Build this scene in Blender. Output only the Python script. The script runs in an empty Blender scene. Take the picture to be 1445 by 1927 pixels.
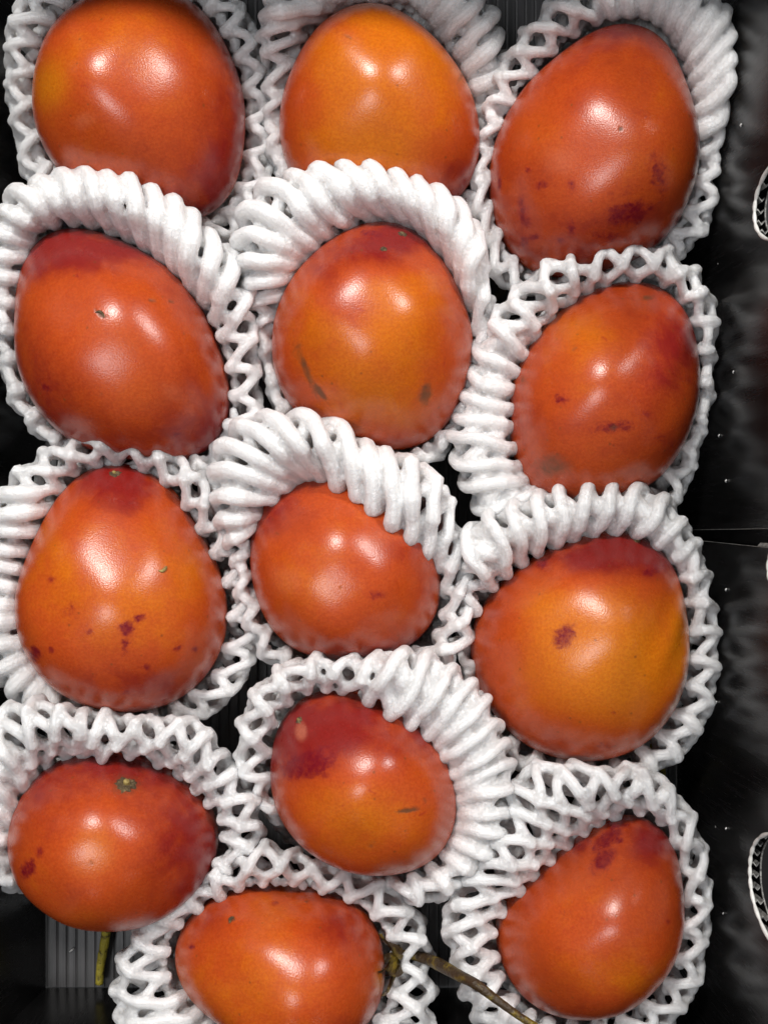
import bpy, bmesh, math, random
import numpy as np
from mathutils import Vector, Matrix
from mathutils.kdtree import KDTree
from mathutils.geometry import tessellate_polygon

# ------------------------------------------------------------------ scene, camera, light
S = bpy.context.scene
C = S.collection
PX = 1.38e-4            # metres per photo pixel at the height of the fruit centres
ZR = 0.034              # height of the fruit centres
D = 0.30                # camera distance to that height
CX, CY = 722.5, 963.5

cam_d = bpy.data.cameras.new('camera')
cam = bpy.data.objects.new('camera', cam_d)
C.objects.link(cam)
cam.location = (0, 0, ZR + D)
cam_d.sensor_fit = 'HORIZONTAL'
cam_d.sensor_width = 36
cam_d.lens = 36 * D / (1445 * PX)
cam_d.clip_start = 0.01
cam_d.clip_end = 20
S.camera = cam

w = bpy.data.worlds.new('World')
S.world = w
w.use_nodes = True
bg = w.node_tree.nodes['Background']
bg.inputs[0].default_value = (0.93, 0.96, 1.0, 1)
bg.inputs[1].default_value = 0.20

def lamp(name, d, dist, size, power, col):
    l = bpy.data.lights.new(name, 'AREA')
    l.shape = 'DISK'
    l.size = size
    l.energy = power
    l.color = col
    o = bpy.data.objects.new(name, l)
    C.objects.link(o)
    v = Vector(d).normalized()
    o.location = v * dist
    o.rotation_euler = v.to_track_quat('Z', 'Y').to_euler()
    return o
lamp('ceiling_lamp', (-0.21, 0.56, 0.78), 1.5, 0.19, 15.0, (1.0, 0.97, 0.93))
lamp('ceiling_lamp', (0.46, 0.52, 0.70), 1.7, 0.17, 12.0, (1.0, 0.97, 0.94))
lamp('ceiling_lamp', (-0.25, -0.15, 0.95), 1.7, 0.40, 7.0, (0.97, 0.98, 1.0))

S.view_settings.view_transform = 'Standard'
S.view_settings.look = 'None'
S.view_settings.exposure = 0.13
S.view_settings.gamma = 1.0
S.render.engine = 'CYCLES'

rng = random.Random(7)
nrg = np.random.default_rng(11)

def P(x, y, z):
    """photo pixel on the level z -> metres"""
    k = PX * (D - (z - ZR)) / D
    return ((x - CX) * k, -(y - CY) * k, z)

# ------------------------------------------------------------------ materials
def new_mat(name):
    m = bpy.data.materials.new(name)
    m.use_nodes = True
    nt = m.node_tree
    for n in list(nt.nodes):
        nt.nodes.remove(n)
    out = nt.nodes.new('ShaderNodeOutputMaterial')
    b = nt.nodes.new('ShaderNodeBsdfPrincipled')
    nt.links.new(b.outputs[0], out.inputs[0])
    return m, nt, b

def N(nt, t, **kw):
    n = nt.nodes.new(t)
    for k, v in kw.items():
        if k.startswith('i_'):
            n.inputs[int(k[2:])].default_value = v
        else:
            setattr(n, k, v)
    return n

def noise(nt, scale, detail=3, rough=0.55, vec=None, dist=0.0):
    n = nt.nodes.new('ShaderNodeTexNoise')
    n.inputs['Scale'].default_value = scale
    n.inputs['Detail'].default_value = detail
    n.inputs['Roughness'].default_value = rough
    n.inputs['Distortion'].default_value = dist
    if vec is not None:
        nt.links.new(vec, n.inputs['Vector'])
    return n.outputs['Fac']

def mth(nt, op, a, b=None, c=None, clamp=False):
    n = nt.nodes.new('ShaderNodeMath')
    n.operation = op
    n.use_clamp = clamp
    for i, v in enumerate((a, b, c)):
        if v is None:
            continue
        if isinstance(v, (int, float)):
            n.inputs[i].default_value = v
        else:
            nt.links.new(v, n.inputs[i])
    return n.outputs[0]

def mixc(nt, fac, a, b, mode='MIX'):
    n = nt.nodes.new('ShaderNodeMix')
    n.data_type = 'RGBA'
    n.blend_type = mode
    for s, v in ((0, fac), (6, a), (7, b)):
        if isinstance(v, (int, float)):
            n.inputs[s].default_value = v
        elif isinstance(v, tuple):
            n.inputs[s].default_value = (*v, 1)
        else:
            nt.links.new(v, n.inputs[s])
    return n.outputs[2]

def ramp(nt, v, lo, hi):
    n = nt.nodes.new('ShaderNodeMapRange')
    n.interpolation_type = 'SMOOTHSTEP'
    nt.links.new(v, n.inputs[0])
    n.inputs[1].default_value = lo
    n.inputs[2].default_value = hi
    return n.outputs[0]

def attr(nt, name):
    n = nt.nodes.new('ShaderNodeAttribute')
    n.attribute_name = name
    return n.outputs['Fac']

def bump(nt, b, h, strength, dist):
    n = nt.nodes.new('ShaderNodeBump')
    n.inputs['Strength'].default_value = strength
    n.inputs['Distance'].default_value = dist
    nt.links.new(h, n.inputs['Height'])
    nt.links.new(n.outputs[0], b.inputs['Normal'])
    return n

def fruit_material():
    m, nt, b = new_mat('tamarillo_skin')
    oi = nt.nodes.new('ShaderNodeObjectInfo')
    tc = nt.nodes.new('ShaderNodeTexCoord')
    add = N(nt, 'ShaderNodeVectorMath', operation='ADD')
    sc = N(nt, 'ShaderNodeVectorMath', operation='SCALE')
    cb = nt.nodes.new('ShaderNodeCombineXYZ')
    for i in range(3):
        nt.links.new(oi.outputs['Random'], cb.inputs[i])
    nt.links.new(cb.outputs[0], sc.inputs[0])
    sc.inputs['Scale'].default_value = 3.0
    nt.links.new(tc.outputs['Object'], add.inputs[0])
    nt.links.new(sc.outputs[0], add.inputs[1])
    V = add.outputs[0]
    big = noise(nt, 38, 3, 0.5, V)
    mid = noise(nt, 170, 4, 0.6, V)
    fine = noise(nt, 1500, 3, 0.65, V)
    # streaks running along the fruit
    red = attr(nt, 'red')
    yel = attr(nt, 'yellow')
    spot = attr(nt, 'spot')
    brn = attr(nt, 'brown')
    lit = attr(nt, 'pale')
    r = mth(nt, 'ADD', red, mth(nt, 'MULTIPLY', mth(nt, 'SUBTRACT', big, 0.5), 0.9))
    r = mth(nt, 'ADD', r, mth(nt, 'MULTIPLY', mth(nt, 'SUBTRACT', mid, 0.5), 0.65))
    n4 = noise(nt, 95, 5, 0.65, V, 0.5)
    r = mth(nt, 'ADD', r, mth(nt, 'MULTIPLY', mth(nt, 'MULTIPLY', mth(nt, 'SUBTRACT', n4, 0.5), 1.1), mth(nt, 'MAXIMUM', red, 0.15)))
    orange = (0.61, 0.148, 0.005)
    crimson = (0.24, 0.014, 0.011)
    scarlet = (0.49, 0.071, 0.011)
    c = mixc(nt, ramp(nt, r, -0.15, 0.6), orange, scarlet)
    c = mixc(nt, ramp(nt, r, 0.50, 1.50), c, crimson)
    ye = mth(nt, 'ADD', yel, mth(nt, 'MULTIPLY', mth(nt, 'SUBTRACT', mid, 0.5), 0.35))
    c = mixc(nt, mth(nt, 'MULTIPLY', ramp(nt, ye, 0.1, 1.2), 0.8), c, (0.63, 0.20, 0.006))
    # pale skin patches, some of them highlights painted into the colour
    pl = mth(nt, 'ADD', lit, mth(nt, 'MULTIPLY', mth(nt, 'SUBTRACT', mid, 0.5), 0.3))
    c = mixc(nt, mth(nt, 'MULTIPLY', ramp(nt, pl, 0.2, 0.8), 0.45), c, (0.66, 0.22, 0.12))
    # fine grain of the skin: darker pores
    g = ramp(nt, fine, 0.34, 0.66)
    c = mixc(nt, mth(nt, 'MULTIPLY', g, 0.42), c, mixc(nt, 1.0, c, (0.62, 0.42, 0.35), 'MULTIPLY'))
    vn = nt.nodes.new('ShaderNodeTexVoronoi')
    vn.inputs['Scale'].default_value = 420
    nt.links.new(V, vn.inputs['Vector'])
    vsel = nt.nodes.new('ShaderNodeSeparateColor')
    nt.links.new(vn.outputs['Color'], vsel.inputs[0])
    dots = mth(nt, 'MULTIPLY', mth(nt, 'SUBTRACT', 1.0, ramp(nt, vn.outputs['Distance'], 0.06, 0.22)),
               mth(nt, 'GREATER_THAN', vsel.outputs[0], 0.90))
    c = mixc(nt, mth(nt, 'MULTIPLY', dots, 0.6), c, (0.17, 0.05, 0.012))
    # purple bruises with ragged edges
    sn = noise(nt, 420, 4, 0.7, V, 0.6)
    sp = mth(nt, 'ADD', spot, mth(nt, 'MULTIPLY', mth(nt, 'SUBTRACT', sn, 0.5), 1.3))
    sn2 = noise(nt, 900, 3, 0.7, V)
    core = mth(nt, 'MULTIPLY', ramp(nt, sp, 0.16, 0.60), ramp(nt, spot, 0.04, 0.26))
    core = mth(nt, 'MULTIPLY', core, mth(nt, 'MULTIPLY_ADD', ramp(nt, sn2, 0.3, 0.65), 0.5, 0.55))
    c = mixc(nt, mth(nt, 'MULTIPLY', ramp(nt, spot, 0.02, 0.7), 0.45), c, (0.36, 0.028, 0.012))
    c = mixc(nt, core, c, (0.17, 0.006, 0.012))
    # faint random purple flecks
    fl = noise(nt, 230, 3, 0.75, V, 0.8)
    c = mixc(nt, mth(nt, 'MULTIPLY', ramp(nt, fl, 0.66, 0.76), 0.5), c, (0.30, 0.015, 0.012))
    # brown scuffs
    bn = mth(nt, 'ADD', brn, mth(nt, 'MULTIPLY', mth(nt, 'SUBTRACT', sn, 0.5), 0.7))
    bf = mth(nt, 'MULTIPLY', ramp(nt, bn, 0.05, 0.55), ramp(nt, brn, 0.02, 0.16))
    c = mixc(nt, mth(nt, 'MULTIPLY', bf, 0.85), c, (0.10, 0.045, 0.018))
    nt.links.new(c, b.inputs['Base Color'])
    # gloss
    ro = mth(nt, 'MULTIPLY_ADD', mid, 0.12, 0.215)
    ro = mth(nt, 'MULTIPLY_ADD', bf, 0.2, ro)
    nt.links.new(ro, b.inputs['Roughness'])
    b.inputs['Specular IOR Level'].default_value = 0.44
    b.inputs['Subsurface Weight'].default_value = 0.12
    b.inputs['Subsurface Radius'].default_value = (1.0, 0.3, 0.1)
    b.inputs['Subsurface Scale'].default_value = 0.003
    b.inputs['Sheen Weight'].default_value = 0.0
    b.inputs['Sheen Roughness'].default_value = 0.4
    b.inputs['Sheen Tint'].default_value = (1, 0.8, 0.75, 1)
    h = mth(nt, 'ADD', mth(nt, 'MULTIPLY', noise(nt, 2600, 2, 0.5, V), 0.36),
            mth(nt, 'MULTIPLY', noise(nt, 60, 1, 0.5, V), 1.2))
    h = mth(nt, 'SUBTRACT', h, mth(nt, 'MULTIPLY', bf, 0.6))
    bump(nt, b, h, 0.55, 0.00022)
    return m

def foam_material():
    m, nt, b = new_mat('foam')
    tc = nt.nodes.new('ShaderNodeTexCoord')
    V = tc.outputs['Object']
    a = noise(nt, 160, 3, 0.6, V)
    f = noise(nt, 1300, 3, 0.7, V)
    c = mixc(nt, ramp(nt, a, 0.3, 0.7), (0.87, 0.86, 0.855), (0.92, 0.915, 0.91))
    c = mixc(nt, mth(nt, 'MULTIPLY', ramp(nt, f, 0.5, 0.75), 0.25), c, (0.93, 0.93, 0.93))
    nt.links.new(c, b.inputs['Base Color'])
    b.inputs['Roughness'].default_value = 0.28
    b.inputs['Specular IOR Level'].default_value = 0.5
    b.inputs['Subsurface Weight'].default_value = 0.85
    b.inputs['Subsurface Radius'].default_value = (1, 0.95, 0.9)
    b.inputs['Subsurface Scale'].default_value = 0.004
    sa = nt.nodes.new('ShaderNodeAttribute'); sa.attribute_name = 'along'
    fib = noise(nt, 1.0, 3, 0.65, sa.outputs['Vector'], 0.4)
    h = mth(nt, 'ADD', mth(nt, 'MULTIPLY', f, 0.9), mth(nt, 'MULTIPLY', noise(nt, 350, 2, 0.5, V), 0.7))
    h = mth(nt, 'ADD', h, mth(nt, 'MULTIPLY', fib, 1.7))
    bump(nt, b, h, 1.0, 0.0004)
    return m

def plastic_material(name, axis, base=0.012, rough=0.20, spec=0.62):
    """black extruded corrugated plastic; 'axis' is the direction of the flutes"""
    m, nt, b = new_mat(name)
    tc = nt.nodes.new('ShaderNodeTexCoord')
    V = tc.outputs['Object']
    mp = nt.nodes.new('ShaderNodeMapping')
    s = [1, 1, 1]
    s['xyz'.index(axis)] = 0.012
    mp.inputs['Scale'].default_value = s
    nt.links.new(V, mp.inputs['Vector'])
    st = noise(nt, 900, 4, 0.7, mp.outputs[0])
    st2 = noise(nt, 300, 3, 0.6, mp.outputs[0])
    bl = noise(nt, 60, 3, 0.6, V)
    c = mixc(nt, ramp(nt, st, 0.35, 0.75), (base, base, base), (base * 2.1, base * 2.0, base * 2.1))
    # specks of foam dust and scratches
    vo = nt.nodes.new('ShaderNodeTexVoronoi')
    vo.inputs['Scale'].default_value = 170
    nt.links.new(V, vo.inputs['Vector'])
    se = nt.nodes.new('ShaderNodeSeparateColor')
    nt.links.new(vo.outputs['Color'], se.inputs[0])
    dust = mth(nt, 'MULTIPLY', mth(nt, 'LESS_THAN', vo.outputs['Distance'], 0.055),
               mth(nt, 'GREATER_THAN', se.outputs[1], 0.96))
    c = mixc(nt, mth(nt, 'MULTIPLY', dust, 0.8), c, (0.6, 0.6, 0.58))
    nt.links.new(c, b.inputs['Base Color'])
    ro = mth(nt, 'MULTIPLY_ADD', bl, 0.08, rough - 0.03)
    ro = mth(nt, 'MULTIPLY_ADD', st, 0.12, ro)
    nt.links.new(ro, b.inputs['Roughness'])
    b.inputs['Specular IOR Level'].default_value = spec
    h = mth(nt, 'ADD', mth(nt, 'MULTIPLY', st2, 1.4), mth(nt, 'MULTIPLY', st, 0.6))
    h = mth(nt, 'ADD', h, mth(nt, 'MULTIPLY', dust, 1.0))
    bump(nt, b, h, 0.10, 0.0002)
    return m

def simple_noise_material(name, c1, c2, scale, rough, lo=0.4, hi=0.65, bs=0.5, stretch=None):
    m, nt, b = new_mat(name)
    tc = nt.nodes.new('ShaderNodeTexCoord')
    V = tc.outputs['Object']
    if stretch:
        mp = nt.nodes.new('ShaderNodeMapping')
        mp.inputs['Scale'].default_value = stretch
        nt.links.new(V, mp.inputs['Vector'])
        V = mp.outputs[0]
    n1 = noise(nt, scale, 5, 0.7, V)
    c = mixc(nt, ramp(nt, n1, lo, hi), c1, c2)
    n2 = noise(nt, scale * 4, 3, 0.6, V)
    c = mixc(nt, mth(nt, 'MULTIPLY', n2, 0.5), c, mixc(nt, 1.0, c, (0.45, 0.42, 0.4), 'MULTIPLY'))
    nt.links.new(c, b.inputs['Base Color'])
    b.inputs['Roughness'].default_value = rough
    bump(nt, b, mth(nt, 'ADD', n1, n2), bs, 0.0004)
    return m

M_FRUIT = fruit_material()
M_FOAM = foam_material()
M_FLOOR = plastic_material('ribbed_plastic_floor', 'y', 0.040, 0.36)
M_WALL = plastic_material('black_plastic_wall', 'z', 0.004, 0.19, 0.5)
M_WALLX = M_WALL
M_CUT_GLARE = simple_noise_material('cut_edge_painted_glare', (0.85, 0.85, 0.82), (0.75, 0.75, 0.72), 300, 0.3, bs=0.1)  # edge of black plastic, its light glare painted in as white
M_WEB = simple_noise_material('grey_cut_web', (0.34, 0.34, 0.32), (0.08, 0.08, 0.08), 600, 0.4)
M_BASE = simple_noise_material('added_dark_base', (0.010, 0.010, 0.010), (0.02, 0.02, 0.02), 30, 0.6)
M_STEM = simple_noise_material('dry_brown_stalk', (0.050, 0.028, 0.011), (0.26, 0.18, 0.018), 260, 0.42, 0.48, 0.70, 0.9)
M_STEMY = simple_noise_material('yellow_stalk', (0.07, 0.05, 0.012), (0.40, 0.33, 0.03), 420, 0.5, 0.36, 0.5, 0.8)
M_SCAR = simple_noise_material('dry_scar', (0.085, 0.052, 0.022), (0.30, 0.22, 0.10), 700, 0.6, 0.45, 0.65, 1.0)
M_STUB = simple_noise_material('pale_stub', (0.42, 0.32, 0.10), (0.25, 0.17, 0.05), 700, 0.55)
M_BITS = simple_noise_material('foam_crumbs', (0.8, 0.8, 0.78), (0.6, 0.6, 0.6), 300, 0.5)

# ------------------------------------------------------------------ object helpers
def mesh_obj(name, verts, faces, mat, parent=None, smooth=True):
    me = bpy.data.meshes.new(name)
    me.from_pydata([tuple(map(float, v)) for v in verts], [], faces)
    me.update()
    if smooth:
        me.polygons.foreach_set('use_smooth', [True] * len(me.polygons))
    me.materials.append(mat)
    o = bpy.data.objects.new(name, me)
    C.objects.link(o)
    if parent is not None:
        o.parent = parent
        o.location = -parent.location if parent.type in ('EMPTY', 'MESH') else (0, 0, 0)
    return o

def tag(o, label=None, cat=None, group=None, kind=None):
    if label: o['label'] = label
    if cat: o['category'] = cat
    if group: o['group'] = group
    if kind: o['kind'] = kind
    return o

def rebase(o, base):
    """move the object's origin to 'base' (world), keep the mesh where it is"""
    off = np.array(base)
    n = len(o.data.vertices)
    co = np.empty(n * 3); o.data.vertices.foreach_get('co', co)
    co = (co.reshape(-1, 3) - off).ravel()
    o.data.vertices.foreach_set('co', co); o.data.update()
    o.location = base

def catmull(pts, per, closed=False):
    pts = np.asarray(pts, float)
    n = len(pts)
    out = []
    rngi = range(n if closed else n - 1)
    for i in rngi:
        if closed:
            p0, p1, p2, p3 = pts[(i - 1) % n], pts[i], pts[(i + 1) % n], pts[(i + 2) % n]
        else:
            p1, p2 = pts[i], pts[i + 1]
            p0 = pts[i - 1] if i > 0 else 2 * p1 - p2
            p3 = pts[i + 2] if i + 2 < n else 2 * p2 - p1
        for k in range(per):
            t = k / per
            out.append(0.5 * ((2 * p1) + (-p0 + p2) * t + (2 * p0 - 5 * p1 + 4 * p2 - p3) * t * t + (-p0 + 3 * p1 - 3 * p2 + p3) * t ** 3))
    if not closed:
        out.append(pts[-1])
    return np.array(out)

def tube(path, rad, sides=8, flat=1.0, cap=True, seed=0):
    """tube along path (n,3) with radius array; returns verts, faces"""
    path = np.asarray(path, float)
    n = len(path)
    rad = np.broadcast_to(rad, (n,)).astype(float)
    T = np.gradient(path, axis=0)
    T /= np.linalg.norm(T, axis=1)[:, None] + 1e-12
    up = np.array([0.13, 0.21, 1.0]); up /= np.linalg.norm(up)
    a = np.cross(T, up)
    la = np.linalg.norm(a, axis=1)[:, None]
    bad = la[:, 0] < 0.05
    a[bad] = np.cross(T[bad], [1, 0.1, 0]); la = np.linalg.norm(a, axis=1)[:, None]
    a /= la
    # keep frames from flipping
    for i in range(1, n):
        a[i] = a[i - 1] - T[i] * np.dot(a[i - 1], T[i])
        a[i] /= np.linalg.norm(a[i]) + 1e-12
    bb = np.cross(T, a)
    ang = np.arange(sides) / sides * 2 * math.pi
    V = (path[:, None, :] + rad[:, None, None] * (np.cos(ang)[None, :, None] * a[:, None, :] + flat * np.sin(ang)[None, :, None] * bb[:, None, :]))
    V = V.reshape(-1, 3)
    i = np.arange(n - 1)[:, None] * sides
    j = np.arange(sides)[None, :]
    jn = (j + 1) % sides
    F = np.stack([i + j, i + jn, i + sides + jn, i + sides + j], -1).reshape(-1, 4)
    F = F.tolist()
    if cap:
        F.append(list(range(sides))[::-1])
        F.append(list(range((n - 1) * sides, n * sides)))
    return V, F

# ------------------------------------------------------------------ crate geometry
FX0, FX1, FY0, FY1 = -0.0975, 0.0845, -0.1375, 0.158      # inner floor edges
LEAN = 0.07
HB = 0.105
FLUTE = 0.00276
TH = 0.0026
def wall_x1(z): return FX1 + LEAN * z
def wall_x0(z): return FX0 - 0.20 * z
def wall_y0(z): return FY0 - LEAN * z
def wall_y1(z): return FY1 + LEAN * z

# ------------------------------------------------------------------ fruit
# photo outlines in photo pixels
FR = {
 'A': dict(c=(262, 200), tip=(390, 415), o=[(145,0),(95,50),(65,130),(61,180),(75,260),(107,318),(160,360),(250,400),(330,420),(385,419),(426,386),(456,311),(463,240),(449,150),(416,65),(371,0),(320,-22),(262,-32),(195,-24)]),
 'B': dict(c=(713, 200), tip=(800, 400), o=[(527,235),(533,180),(550,130),(582,65),(635,16),(690,1),(740,10),(795,48),(845,108),(880,170),(899,226),(901,281),(887,341),(860,384),(790,408),(700,412),(610,392),(555,345),(533,290)]),
 'C': dict(c=(1115, 290), tip=(1185, 36), o=[(1190,34),(1242,62),(1277,115),(1297,181),(1308,241),(1308,311),(1292,381),(1267,426),(1222,472),(1150,508),(1060,522),(991,505),(946,452),(923,381),(920,321),(936,251),(961,201),(1001,145),(1056,92),(1110,55),(1150,38)]),
 'D': dict(c=(235, 645), tip=(90, 435), o=[(25,590),(26,552),(37,507),(55,462),(80,436),(115,424),(166,428),(226,447),(286,480),(341,525),(376,572),(405,630),(424,690),(434,735),(430,785),(406,832),(371,861),(290,868),(200,856),(125,822),(75,775),(45,725),(29,660)]),
 'E': dict(c=(700, 640), tip=(745, 425), o=[(512,640),(524,577),(549,527),(585,482),(632,446),(687,423),(728,417),(768,426),(800,447),(830,487),(858,532),(877,577),(888,627),(888,675),(875,735),(850,785),(810,826),(765,847),(725,846),(670,834),(605,812),(550,770),(522,715)]),
 'F': dict(c=(1135, 740), tip=(1240, 545), o=[(1182,527),(1235,532),(1272,556),(1297,592),(1311,640),(1318,685),(1315,740),(1297,806),(1267,866),(1222,912),(1170,936),(1100,950),(1040,947),(998,920),(971,881),(957,811),(956,745),(970,695),(994,650),(1021,617),(1068,573),(1121,541)]),
 'G': dict(c=(228, 1112), tip=(215, 885), o=[(221,872),(176,880),(135,905),(98,956),(65,1021),(40,1081),(30,1142),(40,1207),(65,1258),(100,1293),(145,1322),(200,1337),(251,1341),(311,1328),(351,1305),(386,1275),(414,1227),(427,1172),(424,1117),(404,1051),(371,989),(334,934),(301,898),(261,877)]),
 'H': dict(c=(650, 1065), tip=(560, 900), o=[(472,1011),(475,1085),(495,1155),(527,1202),(577,1231),(650,1242),(720,1234),(770,1217),(805,1185),(825,1142),(831,1091),(824,1040),(805,985),(770,935),(720,905),(660,888),(600,884),(545,900),(500,940)]),
 'I': dict(c=(1090, 1215), tip=(1205, 1010), o=[(1172,997),(1111,1001),(1045,1024),(991,1055),(941,1097),(906,1142),(887,1200),(889,1262),(903,1300),(930,1345),(966,1387),(1016,1418),(1081,1435),(1151,1430),(1212,1402),(1257,1355),(1282,1305),(1292,1242),(1288,1167),(1274,1100),(1249,1048),(1214,1011)]),
 'J': dict(c=(212, 1588), tip=(237, 1440), o=[(190,1412),(130,1422),(85,1447),(48,1490),(25,1531),(13,1581),(20,1631),(45,1682),(90,1723),(150,1748),(215,1754),(281,1739),(341,1706),(386,1656),(409,1606),(412,1556),(398,1512),(365,1470),(315,1435),(255,1415)]),
 'K': dict(c=(685, 1475), tip=(560, 1345), o=[(509,1445),(513,1496),(532,1551),(567,1594),(612,1625),(667,1644),(722,1649),(772,1641),(815,1620),(845,1586),(860,1541),(860,1496),(850,1440),(825,1390),(785,1345),(735,1312),(680,1295),(622,1293),(580,1304),(547,1333),(520,1380)]),
 'L': dict(c=(527, 1815), tip=(340, 1800), o=[(325,1815),(328,1780),(351,1738),(386,1700),(431,1675),(492,1664),(562,1665),(627,1677),(677,1706),(707,1746),(723,1792),(720,1860),(696,1920),(645,1955),(570,1970),(480,1962),(405,1925),(352,1872)]),
 'M': dict(c=(1110, 1730), tip=(1205, 1545), o=[(1187,1526),(1220,1533),(1247,1564),(1263,1605),(1275,1660),(1280,1722),(1273,1790),(1252,1840),(1217,1880),(1172,1910),(1115,1926),(1060,1922),(1015,1908),(976,1880),(948,1827),(934,1762),(942,1712),(966,1668),(1001,1632),(1041,1596),(1090,1558),(1140,1534)]),
}
ZC = dict(A=.034, B=.033, C=.036, D=.036, E=.036, F=.035, G=.036, H=.034, I=.036, J=.036, K=.040, L=.034, M=.035)
HH = 0.0265
# how each fruit leans (rise towards the right, rise towards the top of the photo)
TILT = dict(A=(0,-.20), B=(.05,-.25), C=(.22,0), D=(0,0), E=(-.05,.25), F=(0,0), G=(0,0), H=(-.08,.05), I=(.22,.22), J=(0,.34), K=(0,.25), L=(.12,.05), M=(.28,.34))
NF = 6
for k, f in FR.items():
    c = np.array(f['c'], float)
    o = np.array(f['o'], float) - c
    # the lens sees the shoulder of a fruit that stands off-centre: take that bulge back off the outline
    rr_ = np.hypot(o[:, 0], o[:, 1]); dd_ = o / rr_[:, None]
    sl_ = ((c[None] + o - np.array([CX, CY])) * dd_).sum(1) * PX / D
    rr_ = np.sqrt(np.maximum(rr_ ** 2 - (HH / PX * sl_) ** 2, 1))
    o = dd_ * rr_[:, None]
    th = np.arctan2(-o[:, 1], o[:, 0])
    r = np.hypot(o[:, 0], o[:, 1])
    idx = np.argsort(th); th = th[idx]; r = r[idx]
    T = np.linspace(-math.pi, math.pi, 721)[:-1]
    R = np.interp(T, np.r_[th[-3:] - 2 * math.pi, th, th[:3] + 2 * math.pi], np.r_[r[-3:], r, r[:3]])
    f['a0'] = R.mean()
    f['an'] = [(2 * (R * np.cos(n * T)).mean(), 2 * (R * np.sin(n * T)).mean()) for n in range(1, NF + 1)]
    t = np.array(f['tip'], float) - c
    f['tt'] = math.atan2(-t[1], t[0])
    f['zc'] = ZC[k]
    f['k'] = 0.16
    f['tilt'] = TILT[k]

def outline_r(f, th, rho=1.0):
    s = f['a0'] * np.ones_like(th)
    for n, (a, b) in enumerate(f['an'], 1):
        s = s + (rho ** n) * (a * np.cos(n * th) + b * np.sin(n * th))
    return s

def surf_z(f, x, y):
    """height of the top of the fruit under a photo pixel; centre height outside it"""
    dx, dy = x - f['c'][0], -(y - f['c'][1])
    th = math.atan2(dy, dx)
    rho = math.hypot(dx, dy) / float(outline_r(f, np.array(th)))
    if rho >= 1: return f['zc'], rho
    tx, ty = f['tilt']
    lean = (tx * dx + ty * dy) * PX * (1 - .7 * rho * rho)
    return f['zc'] + HH * math.sqrt(1 - rho * rho) * (1 - f['k'] * rho * math.cos(th - f['tt'])) + lean, rho

bm = bmesh.new()
bmesh.ops.create_icosphere(bm, subdivisions=6 if True else 5, radius=1.0)
ICO_V = np.array([v.co[:] for v in bm.verts])
ICO_F = np.array([[v.index for v in fc.verts] for fc in bm.faces])
bm.free()

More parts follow.
